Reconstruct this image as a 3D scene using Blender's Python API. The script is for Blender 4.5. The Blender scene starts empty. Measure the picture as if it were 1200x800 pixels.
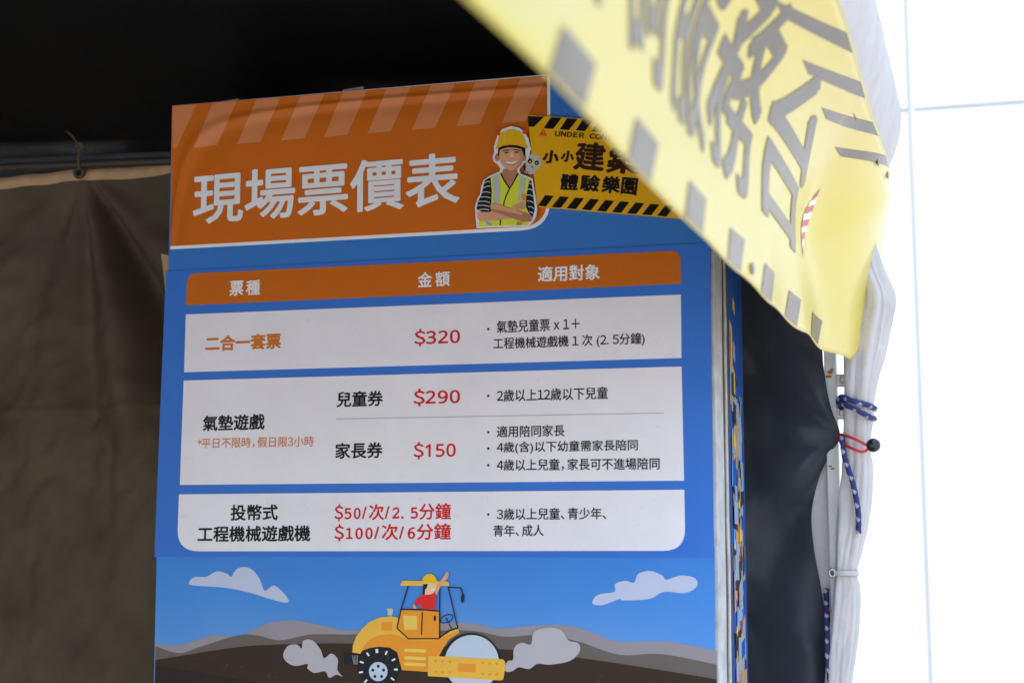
import bpy, bmesh, math, random
from mathutils import Vector, Matrix, noise
random.seed(7)
SC = bpy.context.scene
COL = SC.collection

# ------------------------------------------------------------------ camera
F = 1667.0                       # focal length in photograph pixels (1200 wide)
PHI = math.atan(219 / F)         # camera tilt upwards
EYE = Vector((0, 0, 1.5))
FWD = Vector((0, math.cos(PHI), math.sin(PHI)))
UP = Vector((0, -math.sin(PHI), math.cos(PHI)))
RX = Vector((1, 0, 0))
cam = bpy.data.cameras.new('camera')
cam.sensor_width = 36
cam.lens = F * 36 / 1200
cam.clip_start = 0.05
cam.clip_end = 3000
cam.dof.use_dof = True
cam.dof.focus_distance = 2.46
cam.dof.aperture_fstop = 3.3
cam_o = bpy.data.objects.new('camera', cam)
COL.objects.link(cam_o)
cam_o.location = EYE
cam_o.rotation_euler = (math.pi / 2 + PHI, 0, 0)
SC.camera = cam_o

# ------------------------------------------------------------------ light
SUN_DIR = Vector((-0.30, -0.10, 1.1)).normalized()   # towards the sun
w = bpy.data.worlds.new('World')
SC.world = w
w.use_nodes = True
nt = w.node_tree
sky = nt.nodes.new('ShaderNodeTexSky')
sky.sky_type = 'NISHITA'
sky.sun_disc = False
sky.sun_elevation = math.asin(SUN_DIR.z)
sky.sun_rotation = math.atan2(SUN_DIR.x, SUN_DIR.y)
sky.air_density = 1.3
sky.dust_density = 3.0
bg = nt.nodes['Background']
bg.inputs['Strength'].default_value = 0.12
nt.links.new(sky.outputs[0], bg.inputs[0])
sun = bpy.data.lights.new('sun', 'SUN')
sun.energy = 3.6
sun.angle = math.radians(0.6)
sun.color = (1.0, 0.96, 0.92)
sun_o = bpy.data.objects.new('sun', sun)
COL.objects.link(sun_o)
sun_o.rotation_euler = SUN_DIR.to_track_quat('Z', 'Y').to_euler()
SC.view_settings.view_transform = 'Standard'
SC.view_settings.look = 'None'
SC.view_settings.exposure = 2.2
SC.view_settings.gamma = 1.0
SC.render.film_transparent = False
SC.cycles.max_bounces = 8
SC.cycles.diffuse_bounces = 5

# ------------------------------------------------------------------ helpers
def lin(c):
    c /= 255.0
    return c / 12.92 if c <= 0.04045 else ((c + 0.055) / 1.055) ** 2.4

WHITE = (174, 166, 173)          # the table's white rows as the photograph shows them
def alb(r, g, b, k=0.82):
    """base colour of a print seen as (r, g, b) next to the white rows"""
    return tuple(min(0.9, max(0.003, lin(a) / lin(x) * k)) for a, x in zip((r, g, b), WHITE))

def material(name, rgb, rough=0.6, var=0.06, scale=12.0, bump=0.0, bscale=40.0, spec=0.5, metallic=0.0, sheen=0.0, speck=0.0):
    m = bpy.data.materials.new(name)
    m.use_nodes = True
    n = m.node_tree
    b = n.nodes['Principled BSDF']
    b.inputs['Roughness'].default_value = rough
    b.inputs['Metallic'].default_value = metallic
    b.inputs['Specular IOR Level'].default_value = spec
    if sheen:
        b.inputs['Sheen Weight'].default_value = sheen
    tc = n.nodes.new('ShaderNodeTexCoord')
    if var > 0:
        nz = n.nodes.new('ShaderNodeTexNoise')
        nz.inputs['Scale'].default_value = scale
        nz.inputs['Detail'].default_value = 6
        nz.inputs['Roughness'].default_value = 0.6
        n.links.new(tc.outputs['Object'], nz.inputs['Vector'])
        rp = n.nodes.new('ShaderNodeValToRGB')
        rp.color_ramp.elements[0].position = 0.3
        rp.color_ramp.elements[1].position = 0.7
        rp.color_ramp.elements[0].color = (*[c * (1 - var) for c in rgb], 1)
        rp.color_ramp.elements[1].color = (*[min(1, c * (1 + var)) for c in rgb], 1)
        n.links.new(nz.outputs['Fac'], rp.inputs['Fac'])
        n.links.new(rp.outputs['Color'], b.inputs['Base Color'])
        if speck:
            n2 = n.nodes.new('ShaderNodeTexNoise')
            n2.inputs['Scale'].default_value = 70
            n2.inputs['Detail'].default_value = 8
            n2.inputs['Roughness'].default_value = 0.75
            n.links.new(tc.outputs['Object'], n2.inputs['Vector'])
            r2 = n.nodes.new('ShaderNodeValToRGB')
            r2.color_ramp.elements[0].position = 0.60
            r2.color_ramp.elements[1].position = 0.74
            r2.color_ramp.elements[0].color = (0, 0, 0, 1)
            r2.color_ramp.elements[1].color = (speck, speck, speck, 1)
            n.links.new(n2.outputs['Fac'], r2.inputs['Fac'])
            mx = n.nodes.new('ShaderNodeMix')
            mx.data_type = 'RGBA'
            n.links.new(r2.outputs['Color'], mx.inputs[0])
            n.links.new(rp.outputs['Color'], mx.inputs[6])
            mx.inputs[7].default_value = (0.30, 0.27, 0.24, 1)
            n.links.new(mx.outputs[2], b.inputs['Base Color'])
    else:
        b.inputs['Base Color'].default_value = (*rgb, 1)
    if bump > 0:
        nb = n.nodes.new('ShaderNodeTexNoise')
        nb.inputs['Scale'].default_value = bscale
        nb.inputs['Detail'].default_value = 4
        n.links.new(tc.outputs['Object'], nb.inputs['Vector'])
        bp = n.nodes.new('ShaderNodeBump')
        bp.inputs['Strength'].default_value = 1.0
        bp.inputs['Distance'].default_value = bump
        n.links.new(nb.outputs['Fac'], bp.inputs['Height'])
        n.links.new(bp.outputs['Normal'], b.inputs['Normal'])
    return m

def empty(name, loc=(0, 0, 0), mat=None):
    o = bpy.data.objects.new(name, None)
    COL.objects.link(o)
    o.empty_display_size = 0.1
    if mat is not None:
        o.matrix_world = mat
    else:
        o.location = loc
    return o

def tag(o, label=None, category=None, group=None, kind=None):
    for k, v in (('label', label), ('category', category), ('group', group), ('kind', kind)):
        if v:
            o[k] = v
    return o

class Builder:
    """collects faces with several materials and links them as ONE mesh object"""
    def __init__(self):
        self.bm = bmesh.new()
        self.mats = []
    def mi(self, m):
        if m not in self.mats:
            self.mats.append(m)
        return self.mats.index(m)
    def face(self, cos, m, smooth=False):
        vs = [self.bm.verts.new(c) for c in cos]
        f = self.bm.faces.new(vs)
        f.material_index = self.mi(m)
        f.smooth = smooth
        return f
    def grid(self, pts, m, smooth=True, close_u=False, close_v=False):
        rows = [[self.bm.verts.new(p) for p in r] for r in pts]
        nr, ncol = len(rows), len(rows[0])
        k = self.mi(m)
        for i in range(nr if close_v else nr - 1):
            for j in range(ncol if close_u else ncol - 1):
                a, b = rows[i], rows[(i + 1) % nr]
                f = self.bm.faces.new((a[j], a[(j + 1) % ncol], b[(j + 1) % ncol], b[j]))
                f.material_index = k
                f.smooth = smooth
        return rows
    def tube(self, path, rad, m, sides=12, caps=True, twist=None):
        path = [Vector(p) for p in path]
        rings = []
        prev = None
        for i, p in enumerate(path):
            a = path[max(0, i - 1)]
            b = path[min(len(path) - 1, i + 1)]
            t = (b - a).normalized()
            if prev is None:
                x = t.orthogonal().normalized()
            else:
                x = (prev - t * prev.dot(t)).normalized()
            prev = x
            y = t.cross(x)
            r = rad(i) if callable(rad) else rad
            rings.append([p + (x * math.cos(q) + y * math.sin(q)) * r for q in [2 * math.pi * k / sides for k in range(sides)]])
        rows = self.grid(rings, m, True, close_u=True)
        if caps:
            k = self.mi(m)
            for row in (rows[0][::-1], rows[-1]):
                f = self.bm.faces.new(row)
                f.material_index = k
        return rows
    def box(self, c, ax, ay, az, m):
        """c centre, half axes ax ay az as vectors"""
        c, ax, ay, az = map(Vector, (c, ax, ay, az))
        P = [c + ax * i + ay * j + az * k for i in (-1, 1) for j in (-1, 1) for k in (-1, 1)]
        v = [self.bm.verts.new(p) for p in P]
        for q in ((0, 1, 3, 2), (4, 6, 7, 5), (0, 4, 5, 1), (2, 3, 7, 6), (0, 2, 6, 4), (1, 5, 7, 3)):
            f = self.bm.faces.new([v[i] for i in q])
            f.material_index = self.mi(m)
    def build(self, name, parent=None, bevel=0.0, fix=True, normal=None):
        if fix:
            bmesh.ops.recalc_face_normals(self.bm, faces=self.bm.faces[:])
        if normal is not None:
            self.bm.normal_update()
            for f in self.bm.faces:
                if f.normal.dot(normal) < 0:
                    f.normal_flip()
        me = bpy.data.meshes.new(name)
        self.bm.to_mesh(me)
        self.bm.free()
        for m in self.mats:
            me.materials.append(m)
        o = bpy.data.objects.new(name, me)
        COL.objects.link(o)
        if parent is not None:
            o.parent = parent
        if bevel:
            md = o.modifiers.new('bevel', 'BEVEL')
            md.width = bevel
            md.segments = 2
            md.limit_method = 'ANGLE'
        return o

def smooth_closed(pts, n=5):
    out = []
    N = len(pts)
    for i in range(N):
        p0, p1, p2, p3 = pts[i - 1], pts[i], pts[(i + 1) % N], pts[(i + 2) % N]
        for k in range(n):
            t = k / n
            out.append(tuple(0.5 * (2 * p1[a] + (p2[a] - p0[a]) * t + (2 * p0[a] - 5 * p1[a] + 4 * p2[a] - p3[a]) * t * t
                                    + (3 * p1[a] - p0[a] - 3 * p2[a] + p3[a]) * t ** 3) for a in (0, 1)))
    return out

def smooth_open(pts, n=6):
    out = []
    N = len(pts)
    for i in range(N - 1):
        p0, p1, p2, p3 = pts[max(0, i - 1)], pts[i], pts[i + 1], pts[min(N - 1, i + 2)]
        for k in range(n):
            t = k / n
            out.append(tuple(0.5 * (2 * p1[a] + (p2[a] - p0[a]) * t + (2 * p0[a] - 5 * p1[a] + 4 * p2[a] - p3[a]) * t * t
                                    + (3 * p1[a] - p0[a] - 3 * p2[a] + p3[a]) * t ** 3) for a in range(len(p1))))
    out.append(tuple(pts[-1]))
    return out

GLYPHS = {}
def glyph(ch):
    """(vertices, faces, left shift, advance) of one character, size 1; figures and latin letters use the wide forms, set close"""
    if ch in GLYPHS:
        return GLYPHS[ch]
    use, adv, shift = ch, 1.0, 0.0
    if ch == ' ':
        GLYPHS[ch] = ([], [], 0.0, 0.30)
        return GLYPHS[ch]
    if len(ch) == 2:                                         # style letter + figure
        base = {'s': 0x1D7E2, 'm': 0x1D7F6}[ch[0]]
        use = chr(base + int(ch[1]))
        adv, shift = 0.60 if ch[0] == 's' else 0.58, 0.0
    elif ch.isdigit() or ch in '$+x':
        use, adv, shift = chr(ord(ch) + 0xFEE0), 0.57, -0.215
    elif 'A' <= ch <= 'Z':
        use, adv, shift = chr(ord(ch) + 0xFEE0), 0.74, -0.13
    elif ch in '()./*':
        adv = {'.': 0.26, '/': 0.44}.get(ch, 0.36)
        shift = 0.03 if ch == '/' else 0.0
    elif ch in '、，':
        adv, shift = 0.6, 0.0
    c = bpy.data.curves.new('lettering', 'FONT')
    c.body = use
    c.size = 1
    c.offset = 0.0015 if ch == '童' else 0.0             # this outline fills wrongly at its plain width
    c.resolution_u = 3
    o = bpy.data.objects.new('lettering', c)
    COL.objects.link(o)
    me = bpy.data.meshes.new_from_object(o)
    vs = [(v.co.x + shift, v.co.y) for v in me.vertices]
    fs = [tuple(p.vertices) for p in me.polygons]
    bpy.data.objects.remove(o)
    bpy.data.curves.remove(c)
    bpy.data.meshes.remove(me)
    GLYPHS[ch] = (vs, fs, shift, adv)
    return GLYPHS[ch]

def text_faces(body, style=''):
    """(vertices, faces) of a line of lettering, size 1, and its ink box"""
    vs, fs, x = [], [], 0.0
    for ch in body:
        gv, gf, _sh, adv = glyph(style + ch if style and ch.isdigit() else ch)
        n = len(vs)
        vs += [(a + x, b_) for a, b_ in gv]
        fs += [tuple(i + n for i in f) for f in gf]
        x += adv
    xs = [v[0] for v in vs]
    ys = [v[1] for v in vs]
    return vs, fs, (min(xs), max(xs), min(ys), max(ys))

def ray(px, py):
    return RX * (px - 600) / F + UP * (400 - py) / F + FWD

def sstep(a, b, x):
    t = min(1, max(0, (x - a) / (b - a)))
    return t * t * (3 - 2 * t)

# ------------------------------------------------------------------ directions of the place
HV = -ray(-5870, 619).normalized()                     # along the board and the tent's end wall, to the right
VV = ray(599, -10480).normalized()
VV = (VV - HV * VV.dot(HV)).normalized()               # the board's upward direction (it leans back a little)
NV = HV.cross(VV)                                      # out of the board, towards the viewer
HZ = Vector((HV.x, HV.y, 0)).normalized()              # the same wall direction, level
DD = ray(1170, 619)
DD = Vector((DD.x, DD.y, 0)).normalized()              # along the tent's open front, away from the viewer
RR = Vector((DD.y, -DD.x, 0))                          # out of the tent's front
Z = Vector((0, 0, 1))
def front(s, lat, h):
    """s along the front, lat metres inside of the eye's line, h above the eye"""
    return EYE + DD * s - RR * lat + Z * h
post = EYE + ray(979, 619) * (2.55 / ray(979, 619).y)  # corner post, at eye height
post.z = 0
WN = Vector((HZ.y, -HZ.x, 0))                          # out of the end wall towards the viewer
WALL_OFF = 0.03
def wall_pt(px, py, out=0.0):
    q = ray(px, py)
    p0 = post + WN * out
    t = (p0 - EYE).dot(WN) / q.dot(WN)
    return EYE + q * t
def wall_uw(px, py):
    p = wall_pt(px, py) - post
    return p.dot(HZ), p.z

# ------------------------------------------------------------------ materials
M = {}
M['ground'] = material('concrete paving', (0.17, 0.17, 0.172), 0.85, 0.12, 3.0, 0.002, 60)
M['cladding'] = material('white wall cladding', (0.52, 0.53, 0.54), 0.6, 0.02, 1.5)
M['joint'] = material('grey cladding joint', (0.44, 0.46, 0.47), 0.7, 0.05)
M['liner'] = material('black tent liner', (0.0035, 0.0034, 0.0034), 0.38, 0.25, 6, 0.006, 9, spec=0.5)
M['canvas'] = material('white tent canvas', (0.52, 0.49, 0.478), 0.65, 0.09, 14, 0.0045, 26)
M['olive'] = material('olive brown curtain cloth', (0.112, 0.083, 0.053), 0.8, 0.22, 7, 0.0012, 30, spec=0.25)
M['hem'] = material('tan hem tape', (0.55, 0.36, 0.19), 0.8, 0.12, 40, spec=0.2)
M['navy'] = material('dark navy curtain cloth', (0.019, 0.024, 0.036), 0.55, 0.25, 8, 0.003, 22, spec=0.45, sheen=0.3)
M['flap'] = material('dark blue grey flap', (0.05, 0.06, 0.075), 0.6, 0.15, 10)
M['rail'] = material('brown painted rail', (0.05, 0.04, 0.03), 0.5, 0.1, 20)
M['pole'] = material('white painted steel', (0.62, 0.62, 0.61), 0.4, 0.08, 20)
M['rust'] = material('rust', (0.36, 0.13, 0.04), 0.9, 0.3, 90)
M['steel'] = material('dull steel', (0.35, 0.35, 0.34), 0.35, 0.1, 30, metallic=0.9)
M['dark'] = material('black plastic', (0.012, 0.012, 0.013), 0.22, 0.1, 40)
M['red'] = material('red elastic cord', (0.55, 0.02, 0.025), 0.6, 0.1, 60)
M['rope_blue'] = material('blue braided rope', (0.022, 0.028, 0.13), 0.75, 0.2, 120)
M['rope_pale'] = material('pale rope fleck', (0.34, 0.36, 0.46), 0.75, 0.15, 120)
M['string'] = material('jute string', (0.12, 0.085, 0.045), 0.9, 0.2, 80)
M['vinyl'] = material('yellow vinyl', (0.66, 0.52, 0.07), 0.2, 0.03, 4, 0.0006, 9, spec=0.4)
M['vinyl_ink'] = material('black vinyl ink', (0.085, 0.055, 0.014), 0.2, 0.1, 10, 0.0006, 9, spec=0.4)
M['vinyl_red'] = material('red vinyl ink', (0.55, 0.06, 0.06), 0.34, 0.05)
M['vinyl_white'] = material('white vinyl ink', (0.80, 0.78, 0.76), 0.34, 0.05)
M['card'] = material('brown cardboard', (0.42, 0.29, 0.16), 0.85, 0.15, 40, 0.0006, 120)
M['foam'] = material('white foam edge', (0.52, 0.52, 0.51), 0.6, 0.22, 30)
M['dirt'] = material('dirty brown tape', (0.10, 0.065, 0.04), 0.7, 0.4, 60)

def P(name, r, g, b, rough=0.42, var=0.035, scale=9, bump=0.0022, bscale=6):
    M[name] = material('print ' + name, alb(r, g, b), rough, var, scale, bump, bscale, spec=0.16, speck=0.22)
P('white', 178, 167, 178)
P('orange', 158, 76, 18)
P('bar orange', 152, 74, 14)
P('blue', 42, 86, 150)
P('table blue', 42, 82, 154)
P('ink', 16, 14, 18)
P('price red', 158, 13, 24)
P('note orange', 158, 84, 24)
P('small orange', 158, 94, 60)
P('grey line', 128, 124, 130)
P('cut white', 196, 188, 194)
P('sign yellow', 184, 128, 14)
P('sign ink', 14, 9, 8)
P('sign brown', 42, 18, 10)
P('warn', 196, 58, 18)
P('helmet', 196, 136, 14)
P('horn', 190, 52, 20)
P('skin', 172, 120, 96)
P('skin deep', 142, 92, 72)
P('skin mid', 156, 104, 82)
P('skin light', 192, 142, 118)
P('hair', 22, 15, 14)
P('vest', 168, 166, 46)
P('silver', 146, 142, 142)
P('sleeve', 20, 21, 26)
P('stripe', 150, 146, 152)
P('flower', 205, 112, 28)
P('skull', 150, 142, 136)
P('cloud', 146, 144, 168)
P('smoke', 140, 128, 138)
P('hill far', 114, 102, 110)
P('hill mid', 78, 67, 66)
P('hill near', 40, 25, 18)
P('hill deep', 30, 20, 16)
P('roller yellow', 184, 132, 50)
P('roller orange', 190, 108, 28)
P('roller pale', 202, 146, 66)
P('drum', 146, 148, 166)
P('tyre', 15, 16, 20)
P('shirt', 172, 24, 24)
P('roller line', 20, 16, 16)
P('collage tan', 150, 116, 84)
P('collage grey', 120, 124, 140)
P('collage sky', 96, 132, 196)
P('collage yellow', 176, 146, 70)
P('collage red', 150, 62, 44)
P('collage dark', 48, 40, 44)
P('side blue', 34, 66, 132)

# header orange: the pasted sheet has a long wrinkle that bends round its upper left corner
def add_wrinkle(m, corner, top_slope):
    n = m.node_tree
    b = n.nodes['Principled BSDF']
    old = b.inputs['Normal'].links[0].from_node if b.inputs['Normal'].links else None
    tc = n.nodes.new('ShaderNodeTexCoord')
    sp = n.nodes.new('ShaderNodeSeparateXYZ')
    n.links.new(tc.outputs['Object'], sp.inputs[0])
    def mth(op, a, bb):
        k = n.nodes.new('ShaderNodeMath')
        k.operation = op
        for i, v in enumerate((a, bb)):
            if isinstance(v, (int, float)):
                k.inputs[i].default_value = v
            elif v is not None:
                n.links.new(v, k.inputs[i])
        return k.outputs[0]
    dx = mth('ADD', mth('SUBTRACT', sp.outputs['X'], corner[0]), 0.005)
    dz = mth('SUBTRACT', mth('ADD', corner[1], mth('MULTIPLY', dx, top_slope)), sp.outputs['Z'])
    dx = mth('MAXIMUM', dx, 0.002)
    dz = mth('MAXIMUM', dz, 0.002)
    lg = mth('LOGARITHM', mth('MULTIPLY', dx, dz), math.e)
    # distance, in log product, from the crease; the crease drifts outwards along the top
    c = mth('ADD', mth('MULTIPLY', dx, 2.1), -5.62)
    e = mth('SUBTRACT', lg, c)
    g = mth('MULTIPLY', mth('MULTIPLY', e, e), -14.0)
    ridge = mth('POWER', math.e, g)
    e2 = mth('SUBTRACT', e, 0.55)
    ridge2 = mth('POWER', math.e, mth('MULTIPLY', mth('MULTIPLY', e2, e2), -9.0))
    hgt = mth('SUBTRACT', mth('MULTIPLY', ridge, 0.008), mth('MULTIPLY', ridge2, 0.006))
    bp = n.nodes.new('ShaderNodeBump')
    bp.inputs['Distance'].default_value = 1.0
    bp.inputs['Strength'].default_value = 0.5
    n.links.new(hgt, bp.inputs['Height'])
    if old:
        n.links.new(old.outputs['Normal'], bp.inputs['Normal'])
    n.links.new(bp.outputs['Normal'], b.inputs['Normal'])

# ------------------------------------------------------------------ ground and building
b = Builder()
b.face([(-400, -400, 0), (400, -400, 0), (400, 400, 0), (-400, 400, 0)], M['ground'])
tag(b.build('ground'), kind='structure')

bld = empty('building', (0, 0, 0))
tag(bld, 'bright white clad building wall with thin grey panel joints behind the tent', 'building')
BD = 8.0
q0 = ray(1085, 619)
bp0 = EYE + q0 * (BD / q0.y)
bp0.z = 0
joint_h = (EYE + ray(1120, 127) * ((bp0 - EYE).dot(WN) / ray(1120, 127).dot(WN))).z
PW, GAP = 1.75, 0.032
b = Builder()
b.box(bp0 + Z * 2.45 - WN * 0.229 + HZ * 0.6, HZ * 12.6, WN * 0.23, Z * 2.45, M['joint'])
b.build('wall_backing', bld)
b = Builder()
for i in range(-8, 8):
    x0, x1 = i * PW + GAP / 2, (i + 1) * PW - GAP / 2
    for z0, z1 in ((0.03, joint_h - GAP / 2), (joint_h + GAP / 2, 4.9)):
        b.box(bp0 + HZ * (x0 + x1) / 2 + Z * (z0 + z1) / 2, HZ * (x1 - x0) / 2, WN * 0.018, Z * (z1 - z0) / 2, M['cladding'])
b.build('cladding', bld, bevel=0.004)

# ------------------------------------------------------------------ tent
tent = empty('canopy_tent', post)
tag(tent, 'white market tent with black lining and painted poles over the price board', 'tent')
INV = Matrix.Translation(-post)
def tl(p):
    return Vector(p) - post
SL, SW = 3.1, 2.5
E_FR = front(2.66, 0.143, 0.775)                 # far front eave corner
E_FL = E_FR - HZ * SL + Z * 0.07                 # far back eave corner
E_NR = front(2.66 - SW - 0.4, 0.143, 0.78)
E_NL = E_FL - DD * (SW + 0.4)
APEX = (E_FR + E_FL + E_NR + E_NL) / 4 + Z * 0.85
def roof(o, mat, name, drop, inset):
    b = Builder()
    cs = [E_FR, E_FL, E_NL, E_NR]
    for i in range(4):
        a, c = cs[i], cs[(i + 1) % 4]
        rows = []
        for k in range(15):
            t = k / 14
            row = []
            for j in range(29):
                u = j / 28
                p = a.lerp(c, u).lerp(APEX, t)
                mid = (E_FR + E_NL) / 2
                p = p + (Vector((mid.x, mid.y, p.z)) - p) * inset
                sag = -0.05 * math.sin(math.pi * t) * math.sin(math.pi * u) ** 0.7
                sag += 0.008 * noise.noise(p * 5.0)
                p = p + Z * (sag - drop)
                row.append(tl(p))
            rows.append(row)
        b.grid(rows, mat)
    return b.build(name, o, fix=False)
roof(tent, M['canvas'], 'roof_cover', 0.0, 0.0)
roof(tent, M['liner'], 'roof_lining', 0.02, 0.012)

# valance hanging from the front eave, behind the yellow banner
def valance(name, a, c, drop, outdir, seed, inward=0.0, m='canvas'):
    b = Builder()
    rows = []
    n = 120
    L = (c - a).length
    for j in range(9):
        t = j / 8
        row = []
        for i in range(n + 1):
            u = i / n
            p = a.lerp(c, u)
            wv = 0.010 * noise.noise(Vector((u * L * 7, t * 1.2, seed))) + 0.006 * noise.noise(Vector((u * L * 22, t * 2.0, seed + 4)))
            p = p - Z * drop * t + outdir * (0.004 + wv * (0.3 + t) * 0.7 + 0.012 * math.sin(math.pi * min(1, t * 1.2)) - inward * t)
            row.append(tl(p))
        rows.append(row)
    b.grid(rows, M[m])
    return b.build(name, tent, fix=False)
valance('front_valance', E_FR, E_NR, 0.16, RR, 1.0, 0.045)
valance('end_valance', E_FR - HZ * 0.10, E_FL, 0.15, -WN, 9.0, 0.0, 'flap')
valance('near_valance', E_NR, E_NL, 0.16, WN, 21.0)

def rail(name, a, c, r, m):
    b = Builder()
    b.tube([tl(a.lerp(c, i / 6)) for i in range(7)], r, m)
    return b.build(name, tent)
din = -RR * 0.05
for e_ in (E_FR, E_FL, E_NL, E_NR):
    b = Builder()
    a_, c_ = e_.lerp(APEX, 0.03) - Z * 0.05, APEX - Z * 0.07
    b.tube([tl(a_.lerp(c_, k / 4)) for k in range(5)], 0.012, M['rail'])
    b.build('rafter', tent)
def up_at(p, z):
    return Vector((p.x, p.y, z))
zr = E_FR.z - 0.055
rail('eave_rail', up_at(post + WN * 0.0, zr), up_at(E_FL + HZ * 0.09 + WN * 0.06, zr + 0.078), 0.009, M['rail'])
rail('eave_rail', up_at(post, zr), up_at(E_NR + din + WN * 0.05, zr), 0.013, M['steel'])
rail('eave_rail', up_at(E_NL + HZ * 0.06, zr + 0.05), up_at(E_NR + din, zr), 0.013, M['steel'])
rail('eave_rail', up_at(E_NL + HZ * 0.06, zr + 0.05), up_at(E_FL + HZ * 0.06, zr + 0.062), 0.013, M['steel'])

def pole(p, top):
    b = Builder()
    for c, hx, hy in ((tl(p), 0.0105, 0.012),):
        b.box(c + Z * top / 2, HZ * hx, DD * hy, Z * top / 2, M['pole'])
    b.box(tl(p) + Z * 0.004, HZ * 0.05, DD * 0.05, Z * 0.004, M['pole'])
    o = b.build('pole', tent, bevel=0.002)
    return o
p_corner = pole(post, zr)
pole(E_FL + HZ * 0.07 - DD * 0.05 - Z * E_FL.z, zr + 0.06)
pole(E_NR + din + DD * 0.06 - Z * E_NR.z, zr)
pole(E_NL + HZ * 0.07 + DD * 0.06 - Z * E_NL.z, zr + 0.05)

# rust marks and brackets on the corner pole (they are worn through the paint where they are)
def on_post(px, py, out=0.03, side=0.0):
    q = ray(px, py)
    p0 = post + WN * out
    t = (p0 - EYE).dot(WN) / q.dot(WN)
    return tl(EYE + q * t)
def blob(b, px, py, rx, ry, m, out, seed, flat=True):
    c = on_post(px, py, out)
    k = 1.55e-3
    pts = []
    for i in range(14):
        a = 2 * math.pi * i / 14
        rr = 1 + 0.45 * noise.noise(Vector((math.cos(a) * 1.5, math.sin(a) * 1.5, seed)))
        pts.append(c + HZ * math.cos(a) * rx * k * rr + Z * math.sin(a) * ry * k * rr)
    b.face(pts, m)
for i, (px, py, rx, ry) in enumerate(((973, 436, 3.4, 2.2), (971, 441, 4, 1.5), (975, 433, 2, 1.4), (973, 546, 2.0, 1.0), (976, 549, 2.4, 1.0), (972, 716, 2.2, 3.2))):
    b = Builder()
    blob(b, px, py, rx, ry, M['rust'], 0.0126 + 0.0002 * i, i * 3.1)
    b.build('rust_mark', p_corner, normal=WN)

def bracket(px, py):
    b = Builder()
    c = on_post(px, py, 0.0)
    b.box(c, HZ * 0.016, DD * 0.010, Z * 0.011, M['steel'])
    b.box(c + HZ * 0.004 + WN * 0.013, HZ * 0.006, DD * 0.004, Z * 0.006, M['steel'])
    return b.build('bracket', p_corner, bevel=0.002)
bracket(986, 446)
bracket(985, 484)

# ------------------------------------------------------------------ olive end curtain
def wall_uz(px, py):
    p = wall_pt(px, py) - post
    return p.dot(HZ), p.z
GU, GZ = wall_uz(93, 195)
LU, LZ = wall_uz(0, 206)
RU, RZ = wall_uz(202, 186)
def hem_z(u):
    if u < GU:
        t = (GU - u) / (GU - LU)
        return GZ - (GZ - LZ) * (t * 0.55 + 0.45 * t ** 0.5) * (1 if t < 1.5 else 1) if t < 2 else GZ - (GZ - LZ) * 1.74
    t = (u - GU) / (RU - GU)
    return GZ + (RZ - GZ) * min(t, 1.4) - 0.006 * math.sin(math.pi * min(t, 1)) - 0.08 * max(0, t - 1.4)
def ang_gauss(a, a0, wd):
    return math.exp(-((a - a0) / wd) ** 2)
def curtain_out(u, z):
    dx, dz = u - GU, GZ - z
    r = math.hypot(dx, dz) + 1e-6
    a = math.degrees(math.atan2(dx, max(dz, 1e-4)))       # 0 straight down, positive to the right
    fade = sstep(0.0, 0.12, r) * (1 - sstep(0.35, 1.1, r))
    o = 0.0
    o += 0.055 * ang_gauss(a, 17, 7) - 0.085 * ang_gauss(a, 31, 6.0) + 0.035 * ang_gauss(a, 45, 9)
    o += 0.018 * ang_gauss(a, -8, 7) - 0.022 * ang_gauss(a, 4, 4) - 0.014 * ang_gauss(a, -24, 9) + 0.012 * ang_gauss(a, -42, 12)
    o *= fade * (0.35 + min(r, 0.5) * 1.5)
    o += 0.018 * math.sin(u * 9.0 + 1.0 + z * 0.6) * sstep(0.2, 1.2, dz) + 0.010 * noise.noise(Vector((u * 6, z * 2.2, 3)))
    o += 0.006 * noise.noise(Vector((u * 14 + z * 5, z * 9, 8)))
    o += 0.008 * noise.noise(Vector((u * 26 - z * 16, z * 22, 11))) * (0.4 + sstep(-0.1, 0.6, dz)) + 0.016 * abs(noise.noise(Vector((u * 11, z * 1.6, 23)))) * sstep(0.05, 0.4, dz) + 0.008 * abs(noise.noise(Vector((u * 8 + z * 5, z * 7 - u * 3, 19))))
    # sewn seam
    o += 0.009 * math.exp(-((z - SEAM - 0.01 * math.sin(u * 5)) / 0.006) ** 2)
    return o
SEAM = wall_uz(90, 476)[1]
curt = empty('tent_curtain', post)
tag(curt, 'olive brown curtain with tan hem and eyelet left of the price board', 'curtain', 'curtains of the tent')
U0, U1 = GU - 1.35, wall_uz(640, 400)[0]
b = Builder()
rows = []
NX, NZ = 260, 230
for j in range(NZ + 1):
    row = []
    for i in range(NX + 1):
        u = U0 + (U1 - U0) * i / NX
        top = hem_z(u) - 0.024
        z = top + (0.02 - top) * (j / NZ) ** 1.15
        row.append(HZ * u + Z * z + WN * (curtain_out(u, z) - 0.02))
    rows.append(row)
b.grid(rows, M['olive'])
cl = b.build('cloth', curt, normal=WN)
b = Builder()
rows = []
for j in range(5):
    row = []
    for i in range(NX + 1):
        u = U0 + (U1 - U0) * i / NX
        z = hem_z(u) + 0.003 * noise.noise(Vector((u * 20, 0, 5))) - 0.025 * j / 4
        o = curtain_out(u, z) * 0.3 - 0.02 + 0.007 * math.sin(math.pi * j / 4) + 0.003
        row.append(HZ * u + Z * z + WN * o)
    rows.append(row)
b.grid(rows, M['hem'])
b.build('hem', curt, normal=WN)
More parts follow.
